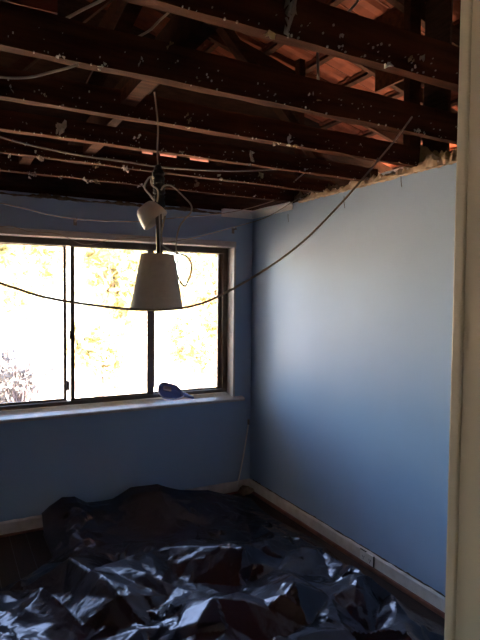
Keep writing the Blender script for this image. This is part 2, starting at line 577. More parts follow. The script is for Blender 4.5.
def sash(x0, x1, yy, w0, w1, rail=0.026):
    """one glazed sash, stiles w0 / w1 wide"""
    s = empty('sash'); s.parent = win
    bm = bmesh.new()
    y0, y1 = FY + yy, FY + yy + 0.022
    bm_box(bm, (x0, y0, zz0 + 0.001), (x0 + w0, y1, zz1 - 0.001), bevel=0.0015)
    bm_box(bm, (x1 - w1, y0, zz0 + 0.001), (x1, y1, zz1 - 0.001), bevel=0.0015)
    bm_box(bm, (x0 + w0, y0, zz0 + 0.001), (x1 - w1, y1, zz0 + rail), bevel=0.0015)
    bm_box(bm, (x0 + w0, y0, zz1 - rail * 0.45), (x1 - w1, y1, zz1 - 0.001), bevel=0.0015)
    bm_obj('sash_frame', bm, M_ALU, s)
    box('pane', (x0 + w0 - 0.004, y0 + 0.009, zz0 + rail - 0.004), (x1 - w1 + 0.004, y0 + 0.013, zz1 - rail * 0.45 + 0.003), M_GLASS, s)
    return s
# fixed pane on the right, sliding sash in the middle, fixed panes on the left
sash(xm3b - 0.004, xr_out - 0.044, 0.036, 0.006, 0.030, 0.012)
sash(xm2a, xm3b - 0.0005, 0.010, xm2b - xm2a, xm3b - xm3a, 0.014)
xl2 = -2.30
sash(xl2, xm1b, 0.036, 0.03, xm1b - xm1a, 0.016)
sash(WX0 + 0.045, xl2 - 0.001, 0.010, 0.03, 0.045, 0.016)
# brush seal behind the centre stile, and the two latches
box('brush_seal', (xm3b + 0.0005, FY + 0.014, zz0 + 0.05), (xm3b + 0.006, FY + 0.030, zz1 - 0.05), M_BRUSH, win)
pz = at(67, 386, 1, FY).z
box('sash_latch', (xm1b - 0.004, FY + 0.004, pz - 0.035), (xm1b + 0.013, FY + 0.034, pz + 0.035), M_SEAL, win, bevel=0.004)
pz = at(72, 335, 1, FY).z
box('sash_latch', (xm2a - 0.010, FY - 0.006, pz - 0.035), (xm2a + 0.006, FY + 0.010, pz + 0.035), M_SEAL, win, bevel=0.004)

# ================================================================== CEILING TIMBERS
ceiling = struct(empty('ceiling'))
JZ0, JZ1 = 2.42, 2.525
def make_lump(parent, p, size, seed, m=M_PLASTER):
    """a ragged crust of small shards"""
    r = random.Random(seed)
    bm = bmesh.new()
    n = max(3, int(size[0] * size[2] / 0.00008))
    for k in range(min(n, 9)):
        c = Vector((r.gauss(0, 0.45) * size[0], -r.uniform(0, 0.4) * size[1], r.gauss(0, 0.5) * size[2]))
        a = r.uniform(0.25, 0.6)
        vs_ = [bm.verts.new(Vector(p) + c + Vector((r.uniform(-1, 1) * size[0] * a, r.uniform(-1, 1) * size[1], r.uniform(-1.2, 1.2) * size[2] * a))) for _ in range(6)]
        bmesh.ops.convex_hull(bm, input=vs_)
    loose = [v for v in bm.verts if not v.link_faces]
    if loose:
        bmesh.ops.delete(bm, geom=loose, context='VERTS')
    return bm_obj('plaster_lump', bm, m, parent)

joists = []
for i, y in enumerate(JOY):
    hi_ = JZ1 - 0.02 if i < 3 else JZ1 + (0.02 if i >= 4 else 0)
    j = timber('joist', (XL - 0.08, y - 0.022, JZ0), (0.095, y + 0.022, hi_), M_JOIST, ceiling, cuts=26, rough=0.006, axis=0, seed=20 + i)
    joists.append(j)
# wall plates the joists sit on
timber('wall_plate', (0.012, -3.66, ZC), (0.095, 0.0, JZ0 - 0.004), M_RAFT, ceiling, cuts=8, rough=0.003, axis=1, seed=3)
timber('wall_plate', (XL - 0.095, 0.05, ZC), (0.09, 0.14, JZ0 + 0.03), M_RAFT, ceiling, cuts=12, rough=0.006, axis=0, seed=4)
timber('wall_plate', (XL - 0.095, -3.66, ZC), (XL - 0.005, 0.0, JZ0 - 0.004), M_RAFT, ceiling, cuts=8, rough=0.003, axis=1, seed=5)

# bits of old plaster still stuck to the joists: (joist, photo x, photo y, w, h)
bits = [(5, 290, 22, .030, .055), (5, 271, 47, .030, .012), (5, 340, 40, .012, .02), (5, 385, 64, .030, .012), (5, 410, 60, .012, .018), (5, 420, 57, .010, .02),
        (4, 139, 61, .012, .014), (4, 196, 80, .012, .010), (4, 100, 66, .022, .010), (4, 310, 96, .018, .012), (4, 318, 100, .012, .012), (4, 418, 130, .014, .014),
        (4, 60, 118 - 60, .016, .01), (4, 169, 45, .012, .02),
        (3, 10, 88, .014, .016), (3, 186, 127, .020, .010), (3, 188, 118, .020, .022), (3, 290, 141, .022, .030), (3, 273, 148, .028, .012), (3, 295, 146, .012, .02), (3, 45, 95, .010, .012),
        (2, 60, 130, .034, .040), (2, 63, 138, .030, .010), (2, 137, 138, .024, .018), (2, 250, 157, .020, .032), (2, 182, 152, .02, .01), (2, 306, 170, .02, .008),
        (1, 38, 165, .034, .026), (1, 260, 177, .030, .028), (1, 10, 170 - 4, .01, .02), (1, 125, 176, .026, .026), (1, 96, 172, .03, .018), (1, 220, 177, .03, .016),
        (0, 33, 177, .030, .020), (0, 95, 182, .040, .016), (0, 62, 182, .026, .012), (0, 88, 192, .03, .016), (0, 195, 185, .030, .028), (0, 255, 196, .022, .010), (0, 140, 191, .03, .012)]
for k, (ji, px, py, w, h) in enumerate(bits):
    y = JOY[ji] - 0.024
    p = at(px, py, 1, y)
    z = max(p.z, JZ0 - 0.008)
    mm = M_FIBRE if k % 3 == 1 else M_PLASTER
    make_lump(joists[ji], (p.x, y - 0.002, z), (w * 0.95, 0.012, h * 1.0), 100 + k, mm)
# fine flecks of plaster and old nails on every joist face
for ji, y in enumerate(JOY):
    r = random.Random(300 + ji)
    bm = bmesh.new()
    for k in range(150):
        x = r.uniform(XL, -0.02); z = r.uniform(JZ0 + 0.004, JZ1 - 0.03)
        if r.random() < 0.4:
            z = JZ0 + r.uniform(-0.002, 0.008)
        s = r.uniform(0.0006, 0.0024)
        bm_box(bm, (x - s, y - 0.0275, z - s * r.uniform(.5, 2.2)), (x + s * r.uniform(.4, 1.3), y - 0.0215, z + s))
    f = bm_obj('plaster_flecks', bm, M_FLECK, joists[ji])
    f['kind'] = 'stuff'

# ------------------------------------------------------------------ torn edges where the ceiling sheet came away
def torn_strip(name, y0, y1, n, hfun, thick, parent, m, seed, along='y', plane=0.0, zb=2.392):
    r = random.Random(seed)
    vs_, fs = [], []
    for i in range(n + 1):
        s = y0 + (y1 - y0) * i / n
        h = hfun(i / n) * r.uniform(0.55, 1.25)
        d = thick * r.uniform(0.6, 1.2)
        ring = [(0.0, zb - r.uniform(0, 0.008)), (d, zb + r.uniform(-0.003, 0.006)), (d * 0.9, zb + h * 0.6), (d * 0.35, zb + h), (-0.008, zb + h * 0.9), (-0.008, zb)]
        for dd, z in ring:
            vs_.append((plane - dd, s, z) if along == 'y' else (s, plane - dd, z))
    m_ = 6
    for i in range(n):
        for k in range(m_):
            a, b = i * m_ + k, i * m_ + (k + 1) % m_
            fs.append((a, b, b + m_, a + m_))
    fs.append(tuple(range(m_))); fs.append(tuple(reversed(range(n * m_, n * m_ + m_))))
    o = mesh_obj(name, vs_, fs, m, parent)
    bm = bmesh.new(); bm.from_mesh(o.data); bmesh.ops.recalc_face_normals(bm, faces=bm.faces[:]); bm.to_mesh(o.data); bm.free()
    return o
torn_strip('torn_plaster', -2.5, -0.70, 90, lambda t: 0.034 + 0.036 * (1 - t) + 0.012 * math.sin(t * 23), 0.020, wall_r, M_RAW, 11)
torn_strip('torn_plaster', -2.45, -1.72, 46, lambda t: 0.085 + 0.035 * math.sin(t * 9) if t < 0.9 else 0.03, 0.014, wall_r, M_FIBRE, 12, plane=0.012, zb=2.41)
torn_strip('torn_plaster', XL, -0.30, 120, lambda t: 0.018 + 0.010 * math.sin(t * 37), 0.010, wall_b, M_DUST, 13, along='x', zb=2.375)
torn_strip('torn_plaster', -1.45, -0.62, 50, lambda t: 0.05 + 0.02 * math.sin(t * 15), 0.010, wall_r, M_DUST, 15, plane=0.012, zb=2.40)
# nail heads left along the right wall edge
for k in range(16):
    y = -0.6 - k * 0.11 + rnd.uniform(-.03, .03)
    make_lump(wall_r, (-0.016, y, 2.415 + rnd.uniform(-.005, .02)), (0.007, 0.008, 0.008), 500 + k, M_CORNICE)
# joint cracks at the top of the right wall
for px, y0, y1 in ((401, 176, 187), (344, 196, 208), (288, 214, 222)):
    a, b = at(px, y0, 0, -0.001), at(px + 0.6, y1, 0, -0.001)
    tube('joint_crack', [a, (a + b) / 2 + Vector((0, 0.002, 0)), b], 0.0022, M_DUST, wall_r, seg=4, n=2)

# white cornice remnant in the corner
def cornice(name, p0, p1, nrm, parent, seed, c=0.062):
    r = random.Random(seed)
    p0, p1, nrm = Vector(p0), Vector(p1), Vector(nrm)
    prof = [(0.0, 0.0), (0.006, 0.0)]
    for k in range(7):
        a = k / 6 * PI / 2
        prof.append((c - (c - 0.008) * math.cos(a) , c - 0.006 - (c - 0.008) * (1 - math.sin(a)) + 0.0))
    prof += [(c, c), (0.0, c)]
    vs_, fs = [], []
    n = 14
    for i in range(n + 1):
        p = p0.lerp(p1, i / n)
        for k, (d, z) in enumerate(prof):
            jit = r.uniform(-0.006, 0.006) if i in (0, n) else 0
            dd = d * (1 - (0.75 * max(0, (i / n - 0.45)) if d > 0.01 else 0))
            vs_.append(p + nrm * (dd + 0.001) + Vector((0, 0, 2.352 + z)) + (p1 - p0).normalized() * jit)
    m_ = len(prof)
    for i in range(n):
        for k in range(m_):
            a, b = i * m_ + k, i * m_ + (k + 1) % m_
            fs.append((a, b, b + m_, a + m_))
    fs.append(tuple(range(m_))); fs.append(tuple(reversed(range(n * m_, n * m_ + m_))))
    o = mesh_obj(name, vs_, fs, M_CORNICE, parent)
    bm = bmesh.new(); bm.from_mesh(o.data); bmesh.ops.recalc_face_normals(bm, faces=bm.faces[:]); bm.to_mesh(o.data); bm.free()
    return o
trim3 = struct(empty('trim_3'))
cornice('cornice_piece', (-0.005, -0.001, 0), (-0.30, -0.001, 0), (0, -1, 0), trim3, 1)
cornice('cornice_piece', (-0.001, -0.004, 0), (-0.001, -0.62, 0), (-1, 0, 0), trim3, 2, c=0.055)

# ================================================================== ROOF
roof = struct(empty('roof'))
PITCH = math.radians(15)
RZ0 = 3.50                               # underside of the battens at x = 0
XR0, XR1 = -3.7, 1.95
def rz(x):
    return RZ0 - math.tan(PITCH) * x
# rafters running down towards the right
ry = 0.20
k = 0
while ry > -5.2:
    mm = Matrix.Translation((0, ry, RZ0)) @ Matrix.Rotation(PITCH, 4, 'Y')
    timber('rafter', (XR0 / math.cos(PITCH), -0.021, -0.105), (XR1 / math.cos(PITCH), 0.021, 0.0), M_RAFT, roof, cuts=14, rough=0.005, axis=0, seed=60 + k, mat4=mm)
    ry -= 0.62; k += 1
# battens and tile courses
GAUGE = 0.335
TW, TL, TT = 0.195, 0.415, 0.013
def tile_mesh():
    ny = 7
    hs = [0.000, 0.016, 0.002, 0.010, 0.002, 0.016, 0.020]
    ys = [0.0, 0.030, 0.062, 0.125, 0.188, 0.220, 0.256]
    vs_, fs = [], []
    for layer in (0, 1):
        for x in (0.0, TL):
            for y, h in zip(ys, hs):
                vs_.append((x, y, h + (TT if layer else 0)))
    def ix(l, e, j): return l * 2 * ny + e * ny + j
    for j in range(ny - 1):
        fs.append((ix(0, 0, j), ix(0, 0, j + 1), ix(0, 1, j + 1), ix(0, 1, j)))
        fs.append((ix(1, 0, j), ix(1, 1, j), ix(1, 1, j + 1), ix(1, 0, j + 1)))
        fs.append((ix(0, 0, j), ix(1, 0, j), ix(1, 0, j + 1), ix(0, 0, j + 1)))
        fs.append((ix(0, 1, j), ix(0, 1, j + 1), ix(1, 1, j + 1), ix(1, 1, j)))
    fs.append((ix(0, 0, 0), ix(0, 1, 0), ix(1, 1, 0), ix(1, 0, 0)))
    fs.append((ix(0, 0, ny - 1), ix(1, 0, ny - 1), ix(1, 1, ny - 1), ix(0, 1, ny - 1)))
    me = bpy.data.meshes.new('roof_tile')
    me.from_pydata(vs_, [], fs); me.update()
    me.materials.append(M_TILE)
    return me
TM = tile_mesh()
tilt = math.radians(2.6)
rest = bmesh.new()
r = random.Random(5)
x = XR0
nc = 0
while x < XR1 - 0.1:
    zb = rz(x)
    sx = x
    box('batten', (-0.019, -5.2, 0.0), (0.019, 0.45, 0.026), M_RAFT, roof,
        mat4=Matrix.Translation((sx, 0, zb)) @ Matrix.Rotation(PITCH, 4, 'Y'))
    y = 0.30
    while y > -5.2:
        mtx = Matrix.Translation((sx, y, zb + 0.026)) @ Matrix.Rotation(PITCH - tilt + r.uniform(-0.006, 0.006), 4, 'Y') @ Matrix.Rotation(r.uniform(-0.012, 0.012), 4, 'Z') @ Matrix.Translation((-0.03 + r.uniform(-.006, .006), 0, 0.0))
        if y > -3.3:
            o = bpy.data.objects.new('roof_tile', TM)
            COL.objects.link(o); o.parent = roof
            o.matrix_local = mtx
        else:
            b0 = len(rest.verts)
            rest.from_mesh(TM)
            rest.verts.ensure_lookup_table()
            for v in rest.verts[b0:]:
                v.co = mtx @ v.co
        y -= TW
    x += GAUGE * math.cos(PITCH)
    nc += 1
ro = bm_obj('roof_tiles_behind', rest, M_TILE, roof)
ro['kind'] = 'stuff'

# struts, under-purlin and props seen between the joists
def strut(p0, p1, w, d, seed, m=M_RAFT, name='strut', parent=None):
    p0, p1 = Vector(p0), Vector(p1)
    L = (p1 - p0).length
    q = (p1 - p0).to_track_quat('X', 'Z').to_matrix().to_4x4()
    return timber(name, (0, -w / 2, -d / 2), (L, w / 2, d / 2), m, parent or roof, cuts=6, rough=0.004, axis=0, seed=seed, mat4=Matrix.Translation(p0) @ q)
strut((0.045, -1.76, ZC + 0.02), (0.045, -1.74, rz(0.045) - 0.02), 0.085, 0.05, 1, name='post')
timber('board', (0.10, -1.69, 3.0), (0.118, -1.38, 3.46), M_JOIST, roof, cuts=3, rough=0.002, axis=2, seed=31)
timber('board', (0.125, at(449, 100, 0, .13).y, 2.45), (0.143, at(424, 100, 0, .13).y, 3.44), M_CLAD, roof, cuts=4, rough=0.002, axis=2, seed=32)  # dark board added to keep the attic beside the post dark
strut((0.045, -0.62, ZC + 0.02), (0.045, -0.62, rz(0.045) - 0.02), 0.06, 0.05, 7, name='post')
strut((-1.25, -4.9, rz(-1.25) - 0.17), (-1.25, 0.3, rz(-1.25) - 0.17), 0.07, 0.11, 2, name='under_purlin')
strut((-2.75, -4.9, rz(-2.75) - 0.17), (-2.75, 0.3, rz(-2.75) - 0.17), 0.07, 0.11, 3, name='under_purlin')
strut((-1.78, -1.62, JZ1), (-1.28, -1.62, rz(-1.25) - 0.24), 0.09, 0.06, 4)
strut((-0.10, -1.12, JZ1 + 0.02), (-1.2, -1.12, rz(-1.25) - 0.22), 0.075, 0.05, 5)
strut((-2.35, -0.8, JZ1), (-1.3, -0.8, rz(-1.25) - 0.22), 0.075, 0.05, 8)
# hanging beam lying across the joists
timber('hanging_beam', (-1.60, -3.6, JZ1 + 0.022), (-1.55, -0.1, JZ1 + 0.16), M_RAFT, roof, cuts=10, rough=0.004, axis=1, seed=77)
# packing blocks seen between the far joists
for k, (xx, yy) in enumerate(((-1.62, -1.2), (-1.66, -2.06), (-1.9, -0.76))):
    timber('nogging', (xx - 0.03, yy - 0.185, JZ0 + 0.045), (xx + 0.03, yy + 0.19, JZ1 - 0.005), M_JOIST, ceiling, cuts=3, rough=0.003, axis=1, seed=90 + k)

# gable above the back wall: dark boards, with a slit and red tiles added to make glowing dashes
gable = struct(empty('wall_gable'))
zb = ZC + 0.06
bi = 0
SLZ = at(176, 156.5, 1, 0.16).z
while zb < 4.6:
    h = 0.135
    if zb <= SLZ < zb + h:
        z0, z1 = zb, zb + h
        sl0, sl1 = SLZ - 0.011, SLZ + 0.012
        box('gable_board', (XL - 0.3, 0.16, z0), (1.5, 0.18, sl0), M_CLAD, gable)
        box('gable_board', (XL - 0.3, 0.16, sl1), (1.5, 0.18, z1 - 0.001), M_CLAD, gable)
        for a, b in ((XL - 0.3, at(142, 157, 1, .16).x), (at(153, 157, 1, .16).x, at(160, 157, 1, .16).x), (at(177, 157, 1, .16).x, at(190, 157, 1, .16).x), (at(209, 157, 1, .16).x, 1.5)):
            box('slit_block', (a, 0.161, sl0), (b, 0.179, sl1), M_CLAD, gable)  # blocks added to split the lit slit into dashes
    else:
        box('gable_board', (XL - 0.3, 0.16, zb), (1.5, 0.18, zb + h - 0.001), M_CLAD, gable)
    zb += h; bi += 1
for k in range(10):
    box('slit_glow_tile', (-2.3 + k * 0.24, 0.182, SLZ + 0.030), (-2.065 + k * 0.24, 0.56, SLZ + 0.048), M_SLITGLOW, gable, bevel=0.004)  # red tiles added to catch ground light and glow through the slit
timber('board', (-2.6, -1.93, at(30, 8, 1, -1.92).z), (at(57, 8, 1, -1.92).x, -1.90, at(30, 8, 1, -1.92).z + 0.16), M_TILE, roof, cuts=5, rough=0.004, axis=0, seed=33)
# outer left wall of the attic
attic_l = struct(box('wall_attic', (XL - 0.4, -5.2, ZC + 0.02), (XL - 0.32, 0.2, 4.7), M_CLAD))
attic_f = struct(box('wall_attic_front', (XL - 0.3, -5.3, 2.9), (1.95, -5.2, 4.7), M_CLAD))

# ================================================================== OUTSIDE
GZ = -0.45
ground = struct(mesh_obj('ground', [(-40, -30, GZ), (40, -30, GZ), (40, 60, GZ), (-40, 60, GZ)], [(0, 1, 2, 3)], M_DRY))

def foliage_geo(center, rad, n, size, rng, clusters=26):
    vs_, fs = [], []
    cs = []
    for _ in range(clusters):
        while True:
            p = Vector((rng.uniform(-1, 1), rng.uniform(-1, 1), rng.uniform(-1, 1)))
            if p.length < 1: break
        cs.append((Vector((p.x * rad[0], p.y * rad[1], p.z * rad[2])) * 0.8, rng.uniform(0.25, 0.45)))
    for _ in range(n):
        c, cr = cs[rng.randrange(clusters)]
        d = Vector((rng.gauss(0, 1), rng.gauss(0, 1), rng.gauss(0, 1))).normalized() * rng.random() ** 0.4
        p = center + c + Vector((d.x * rad[0], d.y * rad[1], d.z * rad[2])) * cr
        a = Vector((rng.gauss(0, 1), rng.gauss(0, 1), rng.gauss(0, 1))).normalized()
        b = a.cross(Vector((rng.gauss(0, 1), rng.gauss(0, 1), rng.gauss(0, 1)))).normalized()
        s = size * rng.uniform(0.7, 1.4)
        i = len(vs_)
        vs_ += [p - a * s, p + b * s * 0.42, p + a * s, p - b * s * 0.42]
        fs.append((i, i + 1, i + 2, i + 3))
    return vs_, fs

def tree(name, x, y, h, rad, leaf, label, seed, n=4200, size=0.10, group=None):
    rng = random.Random(seed)
    t = empty(name, (x, y, GZ))
    cz = h - rad[2] * 0.8
    trunk = tube('trunk', [Vector((0, 0, -0.1)), Vector((rng.uniform(-.1, .1), rng.uniform(-.1, .1), cz * 0.5)), Vector((rng.uniform(-.25, .25), 0, cz))], lambda s: 0.11 * (1 - 0.6 * s), M_BARK, t, seg=7, n=4)
    for k in range(5):
        a = rng.uniform(0, 2 * PI)
        zz = cz * rng.uniform(0.45, 0.8)
        e = Vector((math.cos(a) * rad[0] * 0.6, math.sin(a) * rad[1] * 0.6, zz + rad[2] * rng.uniform(0.3, 0.8)))
        tube('branch', [Vector((0, 0, zz)), e * 0.5 + Vector((0, 0, zz * 0.55)), e], lambda s: 0.045 * (1 - 0.7 * s), M_BARK, t, seg=5, n=3)
    v, f = foliage_geo(Vector((0, 0, cz)), rad, n, size, rng)
    fo = mesh_obj('foliage', v, f, leaf, t)
    fo['kind'] = 'stuff'
    tag(t, label, 'tree' if h > 2.6 else 'shrub', group)
    return t
for k, (tx, ty, th_, rx, lf, lab) in enumerate((
        (-1.75, 8.6, 4.9, 1.35, M_LEAFY, 'yellow-green leafy tree seen through the left window pane'),
        (1.15, 8.2, 4.7, 1.35, M_LEAFY, 'yellow-green tree filling the middle window pane'),
        (4.05, 8.9, 4.5, 1.35, M_LEAFO, 'golden leafed tree seen through the right window pane'),
        (-0.3, 12.4, 5.6, 1.45, M_LEAFO, 'far golden tree behind the gap between left and middle trees'),
        (2.75, 12.6, 5.4, 1.25, M_LEAFY, 'far yellow-green tree behind the gap between middle and right trees'),
        (6.2, 12.9, 5.4, 1.45, M_LEAFY, 'far yellow-green tree behind the right edge of the window'))):
    tree('garden_tree', tx, ty, th_, (rx, 1.2, 2.0), lf, lab, 1 + k, n=3200, size=0.12, group='trees outside the window')
for k, (tx, ty, th_, rx, lf, lab) in enumerate((
        (1.95, 5.4, 1.9, 0.75, M_LEAFO, 'low golden shrub behind the bottom of the right pane'),
        (0.15, 5.7, 1.8, 0.80, M_LEAFY, 'low yellow-green shrub behind the bottom of the middle pane'))):
    tree('garden_shrub', tx, ty, th_, (rx, 0.6, 0.7), lf, lab, 31 + k, n=2400, size=0.07, group='shrubs outside the window')
# bare grey shrub at the lower left of the view
bsp = at(14, 380, 1, 2.0)
bs = empty('bare_shrub', (bsp.x, 2.0, GZ))
r = random.Random(44)
for k in range(26):
    a = r.uniform(0, 2 * PI); rr = r.uniform(0.1, 0.5); hh = r.uniform(1.3, 1.95)
    e = Vector((math.cos(a) * rr, math.sin(a) * rr * 0.6, hh))
    tube('stem', [Vector((0, 0, -0.05)), e * 0.5 + Vector((0, 0, 0.15)), e], lambda s: 0.020 * (1 - 0.7 * s), M_TWIG, bs, seg=5, n=3)
v, f = foliage_geo(Vector((0, 0, 1.3)), (0.45, 0.35, 0.42), 1100, 0.045, r)
fo = mesh_obj('foliage', v, f, M_LEAFG, bs); fo['kind'] = 'stuff'
tag(bs, 'grey twiggy shrub behind the lower left corner of the window', 'shrub')

# ================================================================== BLACK PLASTIC SHEET
def plastic_sheet():
    rs = np.random.RandomState(12)
    # footprint corners on the floor (back-left, back-right, front-right, front-left)
    BL = np.array([-1.74, -0.06]); BR = np.array([-0.10, -0.16])
    FR = np.array([-0.11, -3.30]); FL = np.array([-3.05, -3.30])
    def foot(u, v):
        # v = 0 at the back, 1 at the front ; u = 0 left, 1 right
        left = BL[None] * (1 - v)[:, None] + FL[None] * v[:, None]
        left[:, 0] = np.interp(v, [0, 0.07, 0.145, 0.185, 0.22, 0.30, 0.42, 1.0], [-1.74, -1.76, -1.74, -1.90, -2.08, -2.50, -2.95, -3.05])
        right = BR[None] * (1 - v)[:, None] + FR[None] * v[:, None]
        right[:, 0] += -0.02 * np.sin(v * 17) - 0.03 * np.abs(np.sin(v * 7 + 1))
        p = left * (1 - u)[:, None] + right * u[:, None]
        p[:, 1] -= 0.05 * np.abs(np.sin(u * 8)) * (1 - v)
        return p
    crest_px = [(38, 521), (50, 508), (62, 498), (74, 495), (86, 500), (112, 497), (135, 486), (155, 478), (175, 483), (200, 487), (232, 491), (262, 496), (284, 506), (298, 517)]
    crest = [at(px, py, 1, -0.10) for px, py in crest_px]
    cxs = np.array([c.x for c in crest]); czs = np.array([max(c.z, 0.0) for c in crest])
    def ground_h(x, y):
        # rubble under the sheet along the back wall
        zc = np.interp(x, cxs, czs, left=0, right=0)
        d = np.clip((-0.10 - y) / 0.52, 0, 1)
        h = zc * (1 - d) ** 1.3
        h += 0.09 * np.exp(-(((x + 0.75) / 0.5) ** 2 + ((y + 1.75) / 0.3) ** 2))
        h += 0.05 * np.exp(-(((x + 1.55) / 0.3) ** 2 + ((y + 1.25) / 0.2) ** 2))
        return h + 0.006
    from mathutils.geometry import delaunay_2d_cdt
    NG = 290
    u, v = np.meshgrid(np.linspace(0, 1, NG), np.linspace(0, 1, NG), indexing='ij')
    XY = foot(u.ravel(), v.ravel())
    # slight sideways warp so that creases are not straight on a grid
    def facets(pts, hs):
        res = delaunay_2d_cdt([Vector(p) for p in pts], [], [], 0, 1e-6)
        vv = np.array([[p.x, p.y] for p in res[0]]); org = res[3]
        hh = np.array([hs[o[0]] if len(o) else 0.0 for o in org])
        Z = np.zeros(len(XY))
        for t in res[2]:
            a, b, c = vv[t[0]], vv[t[1]], vv[t[2]]
            lo = np.minimum(np.minimum(a, b), c) - 1e-6; hi = np.maximum(np.maximum(a, b), c) + 1e-6
            idx = np.nonzero((XY[:, 0] >= lo[0]) & (XY[:, 0] <= hi[0]) & (XY[:, 1] >= lo[1]) & (XY[:, 1] <= hi[1]))[0]
            if len(idx) == 0: continue
            q = XY[idx]
            den = (b[1] - c[1]) * (a[0] - c[0]) + (c[0] - b[0]) * (a[1] - c[1])
            if abs(den) < 1e-12: continue
            w0 = ((b[1] - c[1]) * (q[:, 0] - c[0]) + (c[0] - b[0]) * (q[:, 1] - c[1])) / den
            w1 = ((c[1] - a[1]) * (q[:, 0] - c[0]) + (a[0] - c[0]) * (q[:, 1] - c[1])) / den
            w2 = 1 - w0 - w1
            ok = (w0 > -1e-6) & (w1 > -1e-6) & (w2 > -1e-6)
            Z[idx[ok]] = (w0 * hh[t[0]] + w1 * hh[t[1]] + w2 * hh[t[2]])[ok]
        return Z
    frame = [(x, y) for x in np.linspace(-3.6, 0.2, 9) for y in (-3.8, 0.2)] + [(x, y) for y in np.linspace(-3.4, -0.1, 8) for x in (-3.6, 0.2)]
    # big folds: peaks and hollows read off the photograph (pixel, height of the fold)
    big = [(78, 562, .13), (52, 598, .10), (100, 584, .09), (128, 572, .02), (150, 557, .10), (172, 552, .10), (128, 600, .12), (60, 612, .0), (20, 590, .06), (15, 625, .09),
           (85, 630, .03), (190, 588, .01), (232, 556, .12), (244, 578, .03), (240, 592, .0), (215, 607, .11), (170, 600, .05), (150, 628, .04), (200, 632, .08), (275, 575, .01),
           (300, 603, .13), (270, 625, .05), (330, 612, .04), (318, 549, .09), (342, 562, .11), (330, 580, .02), (362, 592, .10), (376, 572, .05), (392, 592, .11), (380, 612, .02),
           (398, 622, .07), (290, 545, .03), (262, 545, .06), (205, 540, .03), (120, 545, .03), (95, 548, .05), (428, 628, .03), (310, 640, .02), (240, 640, .05), (40, 570, .02), (350, 638, .08)]
    pts, hs = list(frame), [0.0] * len(frame)
    for px, py, h in big:
        p = at(px, py, 2, h)
        pts.append((p.x, p.y)); hs.append(h * 1.15)
    for k in range(46):                                  # the part of the sheet nearer than the frame
        pts.append((rs.uniform(-2.9, -0.3), rs.uniform(-3.25, -2.0))); hs.append(rs.choice([0.0, 0.03, 0.09, 0.13]))
    Z = facets(pts, hs)
    # second, smaller crumple: elongated creases
    n2 = 900
    p2 = np.stack([rs.uniform(-3.3, 0.1, n2), rs.uniform(-3.5, 0.0, n2)], 1)
    amp = np.clip((-0.55 - p2[:, 1]) / 0.35, 0.12, 1)
    Z += facets([tuple(p) for p in p2] + frame, list(rs.uniform(-0.028, 0.034, n2) * amp) + [0.0] * len(frame))
    n3 = 4200
    p3 = np.stack([rs.uniform(-3.3, 0.1, n3), rs.uniform(-3.5, 0.0, n3)], 1)
    patch = (np.sin(p3[:, 0] * 5.3 + 1.0) * np.sin(p3[:, 1] * 4.7 + 0.4) > -0.1) * 0.8 + 0.2
    Z += facets([tuple(p) for p in p3] + frame, list(rs.uniform(-0.0075, 0.0075, n3) * patch) + [0.0] * len(frame))
    H = ground_h(XY[:, 0], XY[:, 1])
    P = np.zeros((NG, NG, 3))
    P[..., :2] = XY.reshape(NG, NG, 2)
    near_edge = np.minimum.reduce([u, 1 - u, v * 3, (1 - v)]) * 14
    Zs = Z.reshape(NG, NG) * np.clip(near_edge, 0, 1)
    P[..., 2] = np.maximum(H.reshape(NG, NG) + Zs, 0.004)
    def smooth(P, w):
        Q = P.copy()
        Q[1:-1, 1:-1] = (1 - w) * P[1:-1, 1:-1] + w * 0.25 * (P[2:, 1:-1] + P[:-2, 1:-1] + P[1:-1, 2:] + P[1:-1, :-2])
        return Q
    # folds lean over a little: shear each ridge sideways with its height
    lean = np.sin(P[..., 0] * 3.1 + P[..., 1] * 2.3)
    P[..., 0] += 0.35 * Zs * lean
    P[..., 1] += 0.30 * Zs * np.cos(P[..., 0] * 2.2 - P[..., 1] * 3.7)
    P = smooth(P, 0.15)
    np.minimum(P[..., 0], -0.05, out=P[..., 0]); np.minimum(P[..., 1], -0.042, out=P[..., 1])
    n = P.shape[0]
    faces = []
    for i in range(n - 1):
        for j in range(n - 1):
            a = i * n + j
            faces.append((a, a + 1, a + n + 1, a + n))
    o = mesh_obj('plastic_sheet', P.reshape(-1, 3).tolist(), faces, M_POLY, None, smooth=True)
    o.data.set_sharp_from_angle(angle=math.radians(15))
    # normals up
    if o.data.polygons[len(faces) // 2].normal.z < 0:
        o.data.flip_normals()
    tag(o, 'large crumpled black plastic sheet spread over the floor', 'plastic sheet')
    return o
plastic_sheet()

# ================================================================== PENDANT LAMP
LY = -2.10
lamp = empty('pendant_lamp')
def L(px, py, dy=0.0):
    return at(px, py, 1, LY + dy)
c_top, c_bot = L(157.0, 254), L(156.7, 309)
cxl = (c_top.x + c_bot.x) / 2
rt = (L(173.3, 254).x - L(140.8, 254).x) / 2 * 0.965
rb = (L(182, 309).x - L(131.5, 309).x) / 2 * 0.965
zt, zb_ = L(159, 254.5).z, L(157, 309).z
tw = Matrix.Translation((cxl, LY, 0)) @ Matrix.Rotation(math.radians(-1.5), 4, 'Y')
tw = Matrix.Translation((cxl, LY, zb_)) @ Matrix.Rotation(math.radians(0.8), 4, 'Y') @ Matrix.Translation((0, 0, -zb_))
th = 0.002
hgt = zt - zb_
prof = [(rb, zb_), (rb + 0.0015, zb_ + 0.004), (rt + 0.001, zt - 0.004), (rt, zt), (0.016, zt + 0.001), (0.016, zt - 0.002), (rt - th, zt - 0.003), (rb - th, zb_ + 0.001), (rb, zb_)]
shade = lathe('lamp_shade', prof, M_SHADE, lamp, seg=48, mat4=tw, smooth=False)
for p in shade.data.polygons:
    p.use_smooth = False
